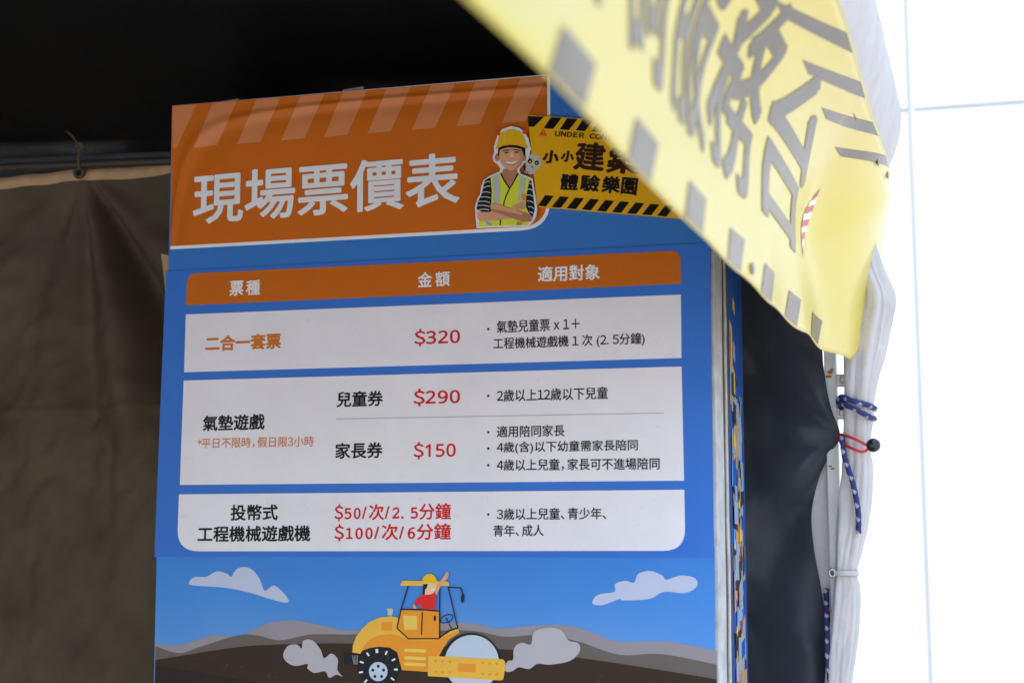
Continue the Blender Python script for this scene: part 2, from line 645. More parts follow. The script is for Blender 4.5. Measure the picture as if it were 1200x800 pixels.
# eyelet and the string that ties it to the rail
b = Builder()
ec = HZ * GU + Z * (GZ - 0.014) + WN * 0.0
ring = []
for i in range(20):
    a = 2 * math.pi * i / 20
    ring.append([ec + (HZ * math.cos(a) + Z * math.sin(a)) * (0.010 + 0.004 * math.cos(q)) + WN * 0.004 * math.sin(q) for q in [2 * math.pi * k / 8 for k in range(8)]])
b.grid(ring, M['dirt'], close_u=True, close_v=True)
b.face([ec + (HZ * math.cos(2 * math.pi * i / 16) + Z * math.sin(2 * math.pi * i / 16)) * 0.009 - WN * 0.001 for i in range(16)], M['dark'])
b.build('eyelet', curt)
st = empty('tie_string', post)
tag(st, 'short frayed jute string knotted at the eyelet of the olive curtain', 'string')
def wl(px, py, out):
    p = wall_pt(px, py, out)
    return p - post
b = Builder()
b.tube(smooth_open([wl(93, 199, 0.012), wl(92, 186, 0.018), wl(94, 176, 0.02), wl(92, 170, 0.022), wl(83, 158, 0.03), wl(71, 150, 0.035)]), lambda i: 0.0036 - 0.00007 * i, M['string'], 8)
b.build('cord', st)
b = Builder()
b.tube(smooth_open([wl(89, 172, 0.02), wl(94, 168, 0.028), wl(97, 173, 0.02), wl(92, 177, 0.026)]), 0.0038, M['string'], 8)
b.build('knot', st)

# the tent's long back wall, out of frame on the left: the same cloth
bw = empty('tent_curtain', E_FL - Z * E_FL.z)
tag(bw, 'olive brown cloth curtain closing the long back side of the tent', 'curtain', 'curtains of the tent')
b = Builder()
rows = []
for j in range(30):
    z = 0.02 + (E_FL.z - 0.08) * j / 29
    row = []
    for i in range(140):
        s = (SW + 0.3) * i / 139
        row.append(-DD * s + HZ * (0.05 + 0.025 * math.sin(s * 11 + 0.5 * math.sin(z * 2)) + 0.01 * noise.noise(Vector((s * 5, z * 2, 1)))) + Z * z)
    rows.append(row)
b.grid(rows, M['olive'])
b.build('cloth', bw, normal=HZ)

# ------------------------------------------------------------------ dark navy curtain on the right of the end wall
nv = empty('tent_curtain', post)
tag(nv, 'dark navy cloth curtain gathered to the corner post right of the price board', 'curtain', 'curtains of the tent')
edge = smooth_open([(962, 250), (964, 400), (967, 440), (974, 478), (985, 511), (973, 532), (960, 560), (951, 600), (954, 645), (962, 690), (969, 740), (972, 800), (972, 1000), (970, 1350)], 5)
NVU0 = wall_uz(740, 400)[0]
def navy_out(u, z, tt):
    gz = wall_uz(985, 511)[1]
    gu = wall_uz(985, 511)[0]
    dx, dz = gu - u, z - gz
    r = math.hypot(dx, dz)
    a = math.degrees(math.atan2(dz, dx))
    f = sstep(0.01, 0.1, r) * (1 - sstep(0.25, 0.75, r))
    o = f * (0.016 * ang_gauss(a, 62, 12) - 0.014 * ang_gauss(a, 40, 14) + 0.008 * ang_gauss(a, 14, 13)
             + 0.020 * ang_gauss(a, -38, 16) - 0.022 * ang_gauss(a, -60, 12))
    o += 0.045 * sstep(-0.12, -0.5, dz) * math.exp(-((u - gu + 0.075) / 0.05) ** 2)
    o += 0.020 * noise.noise(Vector((u * 7 + z * 2, z * 3.2, 31))) + 0.007 * noise.noise(Vector((u * 20 + z * 9, z * 13, 35))) + 0.012 * abs(noise.noise(Vector((u * 6 - z * 5, z * 4 + u * 4, 41))))
    return o - 0.03 + 0.048 * sstep(gu - 0.17, gu - 0.035, u) * sstep(gz - 0.30, gz - 0.06, z)
b = Builder()
rows = []
for k, (ex, ey) in enumerate(edge):
    eu, ez = wall_uz(ex, ey)
    row = []
    for i in range(61):
        t = i / 60
        t = 1 - (1 - t) ** 1.4
        u = NVU0 + (eu - NVU0) * t
        row.append((u, ez, t))
    rows.append(row)
# resample vertically so the rows are dense
dense = []
for a, c in zip(rows, rows[1:]):
    for k in range(4):
        dense.append([(p[0] + (q[0] - p[0]) * k / 4, p[1] + (q[1] - p[1]) * k / 4, p[2]) for p, q in zip(a, c)])
dense.append(rows[-1])
b.grid([[HZ * u + Z * max(0.02, z) + WN * navy_out(u, z, t) for u, z, t in r] for r in dense], M['navy'])
b.build('cloth', nv, normal=WN)
# its pale turned-over edge below the tie
b = Builder()
rows = []
for r in dense:
    eu, ez, _t = r[-1]
    if ez > wall_uz(985, 511)[1] or ez < 0.02:
        continue
    u1 = max(eu + 0.003, wall_uz(975, 520)[0])
    row = []
    o0 = navy_out(eu, ez, 1) - 0.002
    for i in range(9):
        t = i / 8
        row.append(HZ * (eu - 0.003 + (u1 - eu + 0.003) * t) + Z * ez + WN * (o0 + (-0.018 - o0) * t + 0.005 * math.sin(t * 7 + ez * 6) * t - 0.004 * (1 - t)))
    rows.append(row)
b.grid(rows, M['canvas'])
b.build('turned_edge', nv, normal=WN)

# ------------------------------------------------------------------ white curtain bundle at the corner
bun = empty('curtain_bundle', post)
tag(bun, 'white canvas side curtain rolled into a long bundle and tied at the corner post', 'rolled curtain')
sect = [(150, 996, 18), (250, 1000, 20), (310, 1008, 22), (350, 1020, 24), (400, 1012, 25), (440, 1008, 20), (470, 1005.5, 17.5), (490, 1005, 17.5), (521, 1003, 16), (550, 1003, 17.5), (585, 1001, 18),
        (620, 997, 17), (650, 993, 14.5), (671, 990.5, 12.5), (685, 991, 14.5), (720, 989, 16), (760, 985.5, 16), (800, 982, 15), (900, 979, 15), (1100, 976, 15), (1400, 974, 14)]
K = 1.56e-3
b = Builder()
rows = []
fine = smooth_open(sect, 9)
for y, cx, r in fine:
    c = wl(cx, y, 0.035)
    row = []
    tie = 1 - 0.5 * math.exp(-((y - 521) / 14) ** 2) - 0.5 * math.exp(-((y - 671) / 9) ** 2)
    for i in range(120):
        a = 2 * math.pi * i / 120
        ca, sa = math.cos(a), math.sin(a)
        fold = 0.10 * math.sin(5 * a + 0.004 * y + 1.2 * noise.noise(Vector((ca, sa, y * 0.006)))) + 0.022 * math.sin(11 * a - 0.006 * y + 4 * noise.noise(Vector((ca, sa, y * 0.01))))
        fold += 0.16 * noise.noise(Vector((ca * 1.6, sa * 1.6, y * 0.012)))
        # a pleat that laps over the front
        fold += 0.10 * (1 if math.sin(a * 1.0 - 4.4 + 0.0015 * (y - 500)) > 0.55 else 0)
        fold += 0.05 * noise.noise(Vector((ca * 3, sa * 3, y * 0.05))) - 0.05 * abs(noise.noise(Vector((ca * 4.5, sa * 4.5, y * 0.022))))
        rr = r * 0.92 * K * (1 + fold * tie)
        row.append(c + HZ * ca * rr + WN * sa * rr * 0.85)
    rows.append(row)
b.grid(rows, M['canvas'], close_u=True)
b.build('cloth', bun)
# stitched strap at the lower tie
b = Builder()
ring = []
for i in range(40):
    a = 2 * math.pi * i / 40
    c = wl(990.5, 671, 0.035)
    ring.append([c + HZ * math.cos(a) * (14.2 * K + 0.0015 * math.cos(q)) + WN * math.sin(a) * (13 * K + 0.0015 * math.cos(q)) + Z * (0.005 * math.sin(q)) for q in [2 * math.pi * k / 8 for k in range(8)]])
b.grid(ring, M['canvas'], close_u=True, close_v=True)
b.build('strap', bun)
b = Builder()
ec = wl(975, 671, 0.05)
ring = []
for i in range(18):
    a = 2 * math.pi * i / 18
    ring.append([ec + (HZ * math.cos(a) + Z * math.sin(a) * 1.3) * (0.0048 + 0.0022 * math.cos(q)) + WN * 0.0022 * math.sin(q) for q in [2 * math.pi * k / 8 for k in range(8)]])
b.grid(ring, M['steel'], close_u=True, close_v=True)
b.face([ec + (HZ * math.cos(2 * math.pi * i / 14) + Z * 1.3 * math.sin(2 * math.pi * i / 14)) * 0.0045 for i in range(14)], M['dark'])
b.build('eyelet', bun)

# ropes
def rope(b, path, r=0.0062):
    """braided rope: a tube with flecks spiralling round it"""
    pts = [Vector(p) for p in smooth_open([tuple(p) for p in path], 14)]
    # even spacing
    out = [pts[0]]
    for p in pts[1:]:
        while (p - out[-1]).length > 0.002:
            out.append(out[-1] + (p - out[-1]).normalized() * 0.002)
    sides = 12
    rings, prev = [], None
    for i, p in enumerate(out):
        t = (out[min(i + 1, len(out) - 1)] - out[max(i - 1, 0)]).normalized()
        x = t.orthogonal().normalized() if prev is None else (prev - t * prev.dot(t)).normalized()
        prev = x
        y = t.cross(x)
        rings.append([p + (x * math.cos(q) + y * math.sin(q)) * r * (1 + 0.07 * math.sin(3 * q + i * 0.9)) for q in [2 * math.pi * k / sides for k in range(sides)]])
    rows = [[b.bm.verts.new(p) for p in rg] for rg in rings]
    k0, k1 = b.mi(M['rope_blue']), b.mi(M['rope_pale'])
    for i in range(len(rows) - 1):
        for j in range(sides):
            f = b.bm.faces.new((rows[i][j], rows[i][(j + 1) % sides], rows[i + 1][(j + 1) % sides], rows[i + 1][j]))
            ph = (i + j) % 12
            ph2 = (i - j) % 12
            f.material_index = k1 if ph < 4 and ph2 < 6 else k0
            f.smooth = True
    for rw in (rows[0][::-1], rows[-1]):
        f = b.bm.faces.new(rw)
        f.material_index = k0

br = empty('tie_rope', post)
tag(br, 'blue rope with pale flecks wound twice round the white rolled curtain above the red cord', 'rope', 'blue braided ropes at the corner post')
b = Builder()
rope(b, [wl(996, 486, -0.02), wl(983, 474, 0.02), wl(986, 465, 0.055), wl(1000, 470, 0.075), wl(1013, 473, 0.066), wl(1021, 476, 0.05), wl(1025, 479, 0.02), wl(1012, 476, -0.012), wl(992, 468, -0.012),
         wl(986, 470, 0.045), wl(993, 475, 0.069), wl(1006, 481, 0.075), wl(1015, 486, 0.066), wl(1021, 489, 0.052), wl(1024, 490, 0.02), wl(1010, 482, -0.01)], 0.0048)
b.build('rope_wrap', br)
b = Builder()
rope(b, [wl(987, 511, 0.05), wl(988, 524, 0.058), wl(990, 536, 0.06), wl(994, 549, 0.064), wl(999, 564, 0.066), wl(1003, 582, 0.066), wl(1006, 602, 0.064), wl(1006, 626, 0.062)], 0.0047)
b.build('rope_tail', br)
br2 = empty('tie_rope', post)
tag(br2, 'blue rope end hanging low beside the navy curtain below the eyelet', 'rope', 'blue braided ropes at the corner post')
b = Builder()
rope(b, [wl(968, 690, -0.01), wl(970, 740, 0.03), wl(970, 765, 0.045), wl(973, 800, 0.045), wl(975, 840, 0.045), wl(974, 900, 0.03)], 0.0048)
b.build('rope_tail', br2)

bc = empty('ball_bungee', post)
tag(bc, 'red elastic cord loop with a shiny black ball round the white rolled curtain', 'bungee cord')
b = Builder()
lp = [wl(1018, 523, 0.07), wl(1008, 517, 0.076), wl(996, 512, 0.07), wl(985, 509, 0.04), wl(983, 513, 0.02), wl(986, 518, 0.045), wl(996, 524, 0.072), wl(1006, 528, 0.077), wl(1012, 529, 0.076), wl(1019, 525, 0.07)]
b.tube(smooth_open([tuple(p) for p in lp], 10), 0.0026, M['red'], 10)
b.build('cord', bc)
b = Builder()
c = wl(1023.5, 521.5, 0.07)
rows = []
for i in range(17):
    th = math.pi * i / 16
    rows.append([c + Vector((math.sin(th) * math.cos(q), math.sin(th) * math.sin(q), math.cos(th))) * 0.0122 for q in [2 * math.pi * k / 24 for k in range(24)]])
b.grid(rows, M['dark'], close_u=True)
bmesh.ops.remove_doubles(b.bm, verts=b.bm.verts[:], dist=1e-6)
b.build('ball', bc)

# ------------------------------------------------------------------ price board
q = ray(836, 619)
P0 = EYE + q * (2.30 / q.y)                              # right edge of the board's face at eye height
def to_board(px, py):
    """pixel of the photograph -> (u, v) metres on the board's face"""
    q = ray(px, py)
    t = (P0 - EYE).dot(NV) / q.dot(NV)
    p = EYE + q * t - P0
    return p.dot(HV), p.dot(VV)
V_BASE = -P0.z / VV.z                                    # v where the face meets the ground
U_MID = to_board(510, 619)[0]
ORG = P0 + VV * V_BASE + HV * U_MID
BM = Matrix((HV, -NV, VV)).transposed().to_4x4()
BM.translation = ORG
board = empty('price_board', mat=BM)
tag(board, 'orange and blue ticket price board with white table rows and a road roller picture', 'price board')
LAY = 0.00045
def bp(px, py, layer=0.0):
    u, v = to_board(px, py)
    return Vector((u - U_MID, -layer * LAY, v - V_BASE))

class Art(Builder):
    """printed shapes on the board's face, given where the photograph shows them"""
    def __init__(self, layer, fn=None):
        super().__init__()
        self.layer = layer
        self.fn = fn or (lambda x, y: (x, y))
    def poly(self, pts, m, layer=None, soft=0):
        L = self.layer if layer is None else layer
        if soft:
            pts = smooth_closed(pts, soft)
        f = self.face([bp(*self.fn(x, y), L) for x, y in pts], m)
        return f
    def ellipse(self, cx, cy, rx, ry, m, layer=None, rot=0, n=28):
        c, s = math.cos(math.radians(rot)), math.sin(math.radians(rot))
        self.poly([(cx + rx * math.cos(a) * c - ry * math.sin(a) * s, cy + rx * math.cos(a) * s + ry * math.sin(a) * c) for a in [2 * math.pi * k / n for k in range(n)]], m, layer)
    def ring(self, cx, cy, rx, ry, wd, m, layer=None, rot=0, n=28):
        c, s = math.cos(math.radians(rot)), math.sin(math.radians(rot))
        pt = lambda a, d: (cx + (rx + d) * math.cos(a) * c - (ry + d) * math.sin(a) * s, cy + (rx + d) * math.cos(a) * s + (ry + d) * math.sin(a) * c)
        for k in range(n):
            a, e = 2 * math.pi * k / n, 2 * math.pi * (k + 1) / n
            self.poly([pt(a, -wd / 2), pt(e, -wd / 2), pt(e, wd / 2), pt(a, wd / 2)], m, layer)
    def stroke(self, pts, wd, m, layer=None):
        for (x0, y0), (x1, y1) in zip(pts, pts[1:]):
            L = math.hypot(x1 - x0, y1 - y0) or 1
            nx, ny = -(y1 - y0) / L * wd / 2, (x1 - x0) / L * wd / 2
            ex, ey = (x1 - x0) / L * wd * 0.3, (y1 - y0) / L * wd * 0.3
            self.poly([(x0 - ex + nx, y0 - ey + ny), (x1 + ex + nx, y1 + ey + ny), (x1 + ex - nx, y1 + ey - ny), (x0 - ex - nx, y0 - ey - ny)], m, layer)
    def text(self, body, xl, yl, xr, yr, h, m, bold=0.0, layer=None, wob=0.0, seed=0, style=''):
        """a line of lettering whose ink runs from (xl, yl) to (xr, yr) along its middle, h pixels high"""
        L = self.layer if layer is None else layer
        vs, fs, (x0, x1, y0, y1) = text_faces(body, style)
        x0, x1, y0, y1 = x0 - bold, x1 + bold, y0 - bold, y1 + bold
        a, c = bp(*self.fn(xl, yl), L), bp(*self.fn(xr, yr), L)
        mx, my = (xl + xr) / 2, (yl + yr) / 2
        hh = (bp(*self.fn(mx, my - h / 2), L) - bp(*self.fn(mx, my + h / 2), L)).length
        ex = (c - a) / (x1 - x0)
        ez = Vector((-(c - a).z, 0, (c - a).x)).normalized() * (hh / (y1 - y0))
        k = self.mi(m)
        shifts = [(0, 0)]
        if bold:                                             # heavier strokes: the same outline laid a hair further out, eight ways
            shifts += [(bold * math.cos(t), bold * math.sin(t)) for t in [math.pi * q / 4 for q in range(8)]]
        for q, (sx, sy) in enumerate(shifts):
            pts = []
            for x, y in vs:
                if wob:
                    d = noise.noise_vector(Vector((x * 3.1, y * 3.1, seed))) * wob
                    x, y = x + d.x, y + d.y
                pts.append(self.bm.verts.new(a + ex * (x + sx - x0) + ez * (y + sy - (y0 + y1) / 2) - Vector((0, q * 2.5e-5, 0))))
            for f in fs:
                try:
                    nf = self.bm.faces.new([pts[i] for i in f])
                    nf.material_index = k
                except ValueError:
                    pass
    def build(self, name, parent):
        return super().build(name, parent, fix=False, normal=Vector((0, -1, 0)))

def slab(pts, layer, thick, m, name, parent):
    """a sheet with its own thickness behind its face"""
    b = Builder()
    top = [bp(x, y, layer) for x, y in pts]
    back = [p + Vector((0, thick, 0)) for p in top]
    b.face(top, m)
    b.face(back[::-1], m)
    n = len(top)
    for i in range(n):
        b.face([top[i], back[i], back[(i + 1) % n], top[(i + 1) % n]], m)
    bmesh.ops.remove_doubles(b.bm, verts=b.bm.verts[:], dist=1e-6)
    return b.build(name, parent)

def rounded(pts, radii, n=7):
    out = []
    N = len(pts)
    for i, (p, r) in enumerate(zip(pts, radii)):
        if not r:
            out.append(p)
            continue
        a, c = pts[i - 1], pts[(i + 1) % N]
        la, lc = math.hypot(a[0] - p[0], a[1] - p[1]), math.hypot(c[0] - p[0], c[1] - p[1])
        s = (p[0] + (a[0] - p[0]) * r / la, p[1] + (a[1] - p[1]) * r / la)
        e = (p[0] + (c[0] - p[0]) * r / lc, p[1] + (c[1] - p[1]) * r / lc)
        for k in range(n + 1):
            t = k / n
            out.append(tuple((1 - t) ** 2 * s[j] + 2 * t * (1 - t) * p[j] + t * t * e[j] for j in (0, 1)))
    return out

LOWPX = 1560     # well below the picture: near the ground
# cardboard core
DEPTH = 0.25
b = Builder()
x0, x1 = bp(207, 300).x, bp(832, 450).x - 0.004
zt = [bp(207, 130).z, bp(828, 78).z]
zl, zr2 = zt
zb = 0.005
fy = 0.006
pts = [(x0, zb), (x1, zb), (x1, zr2 - 0.01), (x0, zl - 0.01)]
fr = [Vector((x, fy, z)) for x, z in pts]
bk = [Vector((x, DEPTH, z)) for x, z in pts]
b.face(fr, M['card'])
b.face(bk[::-1], M['card'])
for i in range(4):
    b.face([fr[i], bk[i], bk[(i + 1) % 4], fr[(i + 1) % 4]], M['card'])
bmesh.ops.remove_doubles(b.bm, verts=b.bm.verts[:], dist=1e-6)
b.build('box_core', board)
# torn cardboard at the left edge and slivers above the header
b = Builder()
for pts, L in (([(188, 297), (203, 300), (203, 322), (196, 330), (193, 345), (191, 322)], -6),):
    f1 = [bp(x, y, L) for x, y in pts]
    b.face(f1, M['card'])
    f2 = [p + Vector((0, 0.003, 0)) for p in f1]
    for i in range(len(f1)):
        b.face([f1[i], f2[i], f2[(i + 1) % len(f1)], f1[(i + 1) % len(f1)]], M['card'])
b.build('torn_flap', board, normal=None)
for x_, y_ in ((266, 118.7), (412, 104.8)):
    b = Builder()
    b.box(bp(x_, y_) + Vector((0, 0.008, -0.004)), Vector((0.020, 0, 0.0017)), (0, 0.002, 0), (0, 0, 0.008), M['card'])
    b.build('tape_tab', board)

# ---- header sheet
TL, TR = (202, 124), (833, 71.5)
add_wrinkle(M['orange'], (bp(*TL).x, bp(*TL).z), (bp(*TR).z - bp(*TL).z) / (bp(*TR).x - bp(*TL).x))
P('stripe tan', 166, 98, 62)
add_wrinkle(M['stripe tan'], (bp(*TL).x, bp(*TL).z), (bp(*TR).z - bp(*TL).z) / (bp(*TR).x - bp(*TL).x))
header = slab([TL, TR, (833, 330), (197, 340)], 2, 0.0012, M['blue'], 'header_sheet', board)
a = Art(3)
a.poly(rounded([(202.3, 124.5), (645, 87.6), (645, 268.5), (200, 292.5)], [0, 0, 34, 0]), M['cut white'])
a.build('white_border', header)
a = Art(4)
top = lambda x: 124.2 + (x - 202) * (88.6 - 124.2) / (641.5 - 202)
a.poly(rounded([(202.3, top(202) + .3), (641.5, top(641.5) + .3), (641.5, 264.5), (200.2, 288.8)], [0, 0, 31, 0]), M['orange'])
a.build('orange_field', header)
for x in (203, 250, 301, 352.5, 402.5, 453.5, 505.5, 557.5, 610.5):
    a = Art(5)
    # slanted bars under the upper edge
    w_ = 28
    t0, t1 = max(203, x), min(641.2, x + w_)
    dx = 21.5
    lo = 51
    if x == 203:
        a.poly([(203, top(203) + 1), (231, top(231) + 1), (207.5, 174), (203, 174.3)], M['stripe tan'])
    elif x > 600:
        a.poly([(x, top(x) + 1), (641.2, top(641) + 1), (640.9, 92), (616, 142.5), (588.5, 144.8)], M['stripe tan'])
    else:
        a.poly([(x, top(x) + 1), (x + w_, top(x + w_) + 1), (x + w_ - dx - 1.5, top(x + w_ - dx) + lo), (x - dx - 1, top(x - dx) + lo + 0.5)], M['stripe tan'])
    a.build('hazard_stripe', header)
a = Art(6)
a.text('現場票價表', 227, 234.3, 539, 209.2, 61, M['cut white'], bold=0.018)
a.build('heading_lettering', header)

# ---- the price table sheet
table = slab([(195.5, 318.5), (832.5, 285), (837, 653), (182, 652)], 8, 0.0015, M['table blue'], 'price_table_sheet', board)
a = Art(9)
a.poly(rounded([(220.5, 321), (798, 294), (798.5, 333), (219.3, 358.3)], [12, 12, 0, 0]), M['bar orange'])
a.text('票', 270.5, 338.6, 286.5, 337.9, 17.5, M['cut white'], 0.022, layer=10)
a.text('種', 289.5, 337.8, 306, 337, 17.5, M['cut white'], 0.022, layer=10)
a.text('金', 490.5, 328.5, 507.5, 327.7, 17.5, M['cut white'], 0.022, layer=10)
a.text('額', 511, 327.6, 528, 326.8, 17.5, M['cut white'], 0.022, layer=10)
a.text('適用對象', 631, 322, 703.5, 319, 18.5, M['cut white'], 0.022, layer=10)
a.build('title_bar', table)
def bullet(a, x, y):
    a.ellipse(x, y, 1.5, 1.5, M['ink'], 10, n=12)
a = Art(9)
a.poly([(219, 368.8), (798.3, 345.6), (799, 419.7), (217, 436.3)], M['white'])
a.text('二合一套票', 242, 403.2, 330.5, 399.6, 18.5, M['note orange'], 0.034, layer=10)
a.text('$320', 486.5, 396.2, 540, 394.2, 20.5, M['price red'], 0.018, layer=10, style='s')
bullet(a, 573, 386)
a.text('氣墊兒童票 x 1 +', 583, 383.4, 680, 379.4, 14.8, M['ink'], 0.014, layer=10)
a.text('工程機械遊戲機 1 次 (2. 5分鐘)', 579, 404, 756, 397.6, 15.6, M['ink'], 0.014, layer=10)
a.build('price_row', table)['label'] = 'white row with the combined ticket at 320'
a = Art(9)
a.poly([(216.5, 446), (799.2, 429.6), (802, 563), (212, 568)], M['white'])
a.stroke([(395, 491), (778, 484)], 0.9, M['grey line'], 10)
a.text('兒童券', 395.5, 468.3, 450, 466.6, 18.5, M['ink'], 0.024, layer=10)
a.text('$290', 485.5, 466, 540, 464.4, 20.5, M['price red'], 0.018, layer=10, style='s')
bullet(a, 573, 464)
a.text('2歲以上12歲以下兒童', 583, 463.9, 713, 460.4, 14.6, M['ink'], 0.014, layer=10)
a.text('氣墊遊戲', 239, 496.2, 311.5, 494, 18.5, M['ink'], 0.024, layer=10)
a.text('*平日不限時，假日限3小時', 233, 519.6, 369, 517.2, 12.6, M['small orange'], 0.010, layer=10)
a.text('家長券', 394, 528.4, 449.5, 527.2, 18.8, M['ink'], 0.024, layer=10)
a.text('$150', 485.5, 528, 535, 527, 20.5, M['price red'], 0.018, layer=10, style='s')
bullet(a, 573, 506.5)
a.text('適用陪同家長', 583, 506, 662.5, 504.4, 13.6, M['ink'], 0.014, layer=10)
bullet(a, 573, 525.5)
a.text('4歲(含)以下幼童需家長陪同', 583, 525, 748, 522.2, 14.8, M['ink'], 0.014, layer=10)
bullet(a, 573, 545)
a.text('4歲以上兒童，家長可不進場陪同', 583, 545, 773.5, 543.2, 14.2, M['ink'], 0.014, layer=10)
a.build('price_row', table)['label'] = 'tall white row with child and parent tickets'
a = Art(9)
a.poly(rounded([(211, 579), (802.3, 573.6), (803.6, 645), (208.6, 645.6)], [0, 0, 26, 26]), M['white'])
a.text('投幣式', 271.5, 600.6, 327, 600, 18.8, M['ink'], 0.024, layer=10)
a.text('工程機械遊戲機', 233, 625.6, 365, 624.4, 18.8, M['ink'], 0.024, layer=10)
a.text('$50/次/2. 5分鐘', 393, 600.4, 529.5, 599, 20.5, M['price red'], 0.018, layer=10, style='m')
a.text('$100/次/6分鐘', 393, 623.8, 529.5, 622.6, 20.5, M['price red'], 0.018, layer=10, style='m')
bullet(a, 573, 602.5)
a.text('3歲以上兒童、青少年、', 583, 602.2, 711, 601.2, 14.0, M['ink'], 0.014, layer=10)
a.text('青年、成人', 579, 621.6, 638, 621.2, 13.6, M['ink'], 0.014, layer=10)
a.build('price_row', table)['label'] = 'white row with rounded foot and coin ride prices'

# ---- mural sheet with the road roller
def gradient_print(name, stops, z0, z1):
    m = bpy.data.materials.new('print ' + name)
    m.use_nodes = True
    n = m.node_tree
    b = n.nodes['Principled BSDF']
    b.inputs['Roughness'].default_value = 0.42
    b.inputs['Specular IOR Level'].default_value = 0.16
    tc = n.nodes.new('ShaderNodeTexCoord')
    sp = n.nodes.new('ShaderNodeSeparateXYZ')
    n.links.new(tc.outputs['Object'], sp.inputs[0])
    nz = n.nodes.new('ShaderNodeTexNoise')
    nz.inputs['Scale'].default_value = 5.5
    nz.inputs['Detail'].default_value = 1.0
    n.links.new(tc.outputs['Object'], nz.inputs['Vector'])
    ad = n.nodes.new('ShaderNodeMath'); ad.operation = 'MULTIPLY_ADD'
    n.links.new(nz.outputs['Fac'], ad.inputs[0]); ad.inputs[1].default_value = 0.10; ad.inputs[2].default_value = -0.05
    sm = n.nodes.new('ShaderNodeMath'); sm.operation = 'ADD'
    n.links.new(sp.outputs['Z'], sm.inputs[0]); n.links.new(ad.outputs[0], sm.inputs[1])
    mr = n.nodes.new('ShaderNodeMapRange')
    n.links.new(sm.outputs[0], mr.inputs['Value'])
    mr.inputs['From Min'].default_value = z0
    mr.inputs['From Max'].default_value = z1
    rp = n.nodes.new('ShaderNodeValToRGB')
    for i, (p, c) in enumerate(stops):
        e = rp.color_ramp.elements[i] if i < 2 else rp.color_ramp.elements.new(p)
        e.position = p
        e.color = (*alb(*c), 1)
    n.links.new(mr.outputs[0], rp.inputs['Fac'])
    n.links.new(rp.outputs['Color'], b.inputs['Base Color'])
    M[name] = m
gradient_print('sky', [(0.0, (70, 108, 164)), (1.0, (46, 94, 160)), (0.45, (54, 100, 163))], bp(500, 760).z, bp(500, 655).z)
gradient_print('blue2', [(0.0, (58, 100, 165)), (1.0, (40, 84, 155))], bp(500, 320).z, bp(500, 80).z)
mural = slab([(184.5, 640), (837.5, 640), (844, LOWPX), (165, LOWPX)], 5, 0.0015, M['sky'], 'mural_sheet', board)
z4 = lambda x, y: (180 + x / 3.529, 640 + y / 3.529)
z5 = lambda x, y: (400 + x / 2.609, 640 + y / 2.609)
left_l = [(184.2, 757)]
def hill(name, ltop, rtop, mat, layer, bottom=LOWPX - 2):
    pts = [z4(*p) for p in ltop] + [z5(*p) for p in rtop]
    pts = smooth_open(pts, 5)
    pts[0] = (183.2, pts[0][1])
    pts[-1] = (840.2, pts[-1][1])
    a = Art(layer)
    a.poly(pts + [(843.5, bottom), (166, bottom)], mat)
    o = a.build(name, mural)
    return o
hill('far_hill_print', [(14, 400), (110, 406), (250, 365), (330, 372), (400, 352), (470, 318), (560, 305), (640, 312), (740, 335), (850, 346)],
     [(360, 232), (480, 250), (600, 240), (700, 242), (770, 262), (850, 290), (1000, 290), (1148, 318)], M['hill far'], 6)
hill('middle_hill_print', [(14, 412), (110, 440), (200, 412), (350, 367), (430, 366), (525, 387), (640, 364), (740, 362), (850, 362)],
     [(370, 255), (500, 275), (600, 270), (720, 288), (850, 330), (980, 328), (1148, 360)], M['hill mid'], 7)
hill('near_hill_print', [(14, 468), (180, 440), (350, 415), (500, 405), (840, 400)], [(480, 312), (700, 335), (1000, 380), (1148, 405)], M['hill near'], 8)
hill('dark_hill_print', [(14, 490), (200, 520), (420, 560), (700, 640)], [(500, 480), (800, 470), (1148, 450)], M['hill deep'], 9)
a = Art(7, z4)
a.poly([(150, 148), (172, 126), (222, 124), (265, 102), (308, 113), (324, 124), (345, 95), (378, 84), (415, 98), (445, 140), (463, 182), (500, 160), (538, 188), (562, 222), (545, 231), (480, 215), (400, 190), (300, 170), (168, 160)], M['cloud'], soft=4)
a.build('cloud_print', mural)
a = Art(7, z5)
a.poly([(768, 168), (788, 146), (836, 138), (838, 115), (868, 104), (896, 110), (908, 84), (945, 74), (982, 88), (995, 101), (1040, 88), (1083, 97), (1087, 122), (1052, 142), (988, 138), (942, 160), (862, 164), (852, 160), (802, 178), (775, 177)], M['cloud'], soft=4)
a.build('cloud_print', mural)
a = Art(10, z4)
a.poly([(540, 447), (560, 410), (597, 404), (616, 420), (624, 388), (660, 386), (694, 424), (709, 460), (740, 441), (766, 466), (764, 508), (785, 536), (760, 528), (730, 541), (713, 514), (670, 521), (640, 502), (641, 484), (590, 492), (555, 476)], M['smoke'], soft=4)
a.build('smoke_print', mural)
a = Art(10, z5)
a.poly([(502, 378), (510, 350), (527, 345), (530, 310), (553, 293), (582, 298), (590, 262), (630, 247), (675, 255), (696, 286), (725, 294), (731, 318), (702, 348), (640, 360), (602, 357), (577, 373), (545, 368), (522, 381)], M['smoke'], soft=4)
a.build('smoke_print', mural)

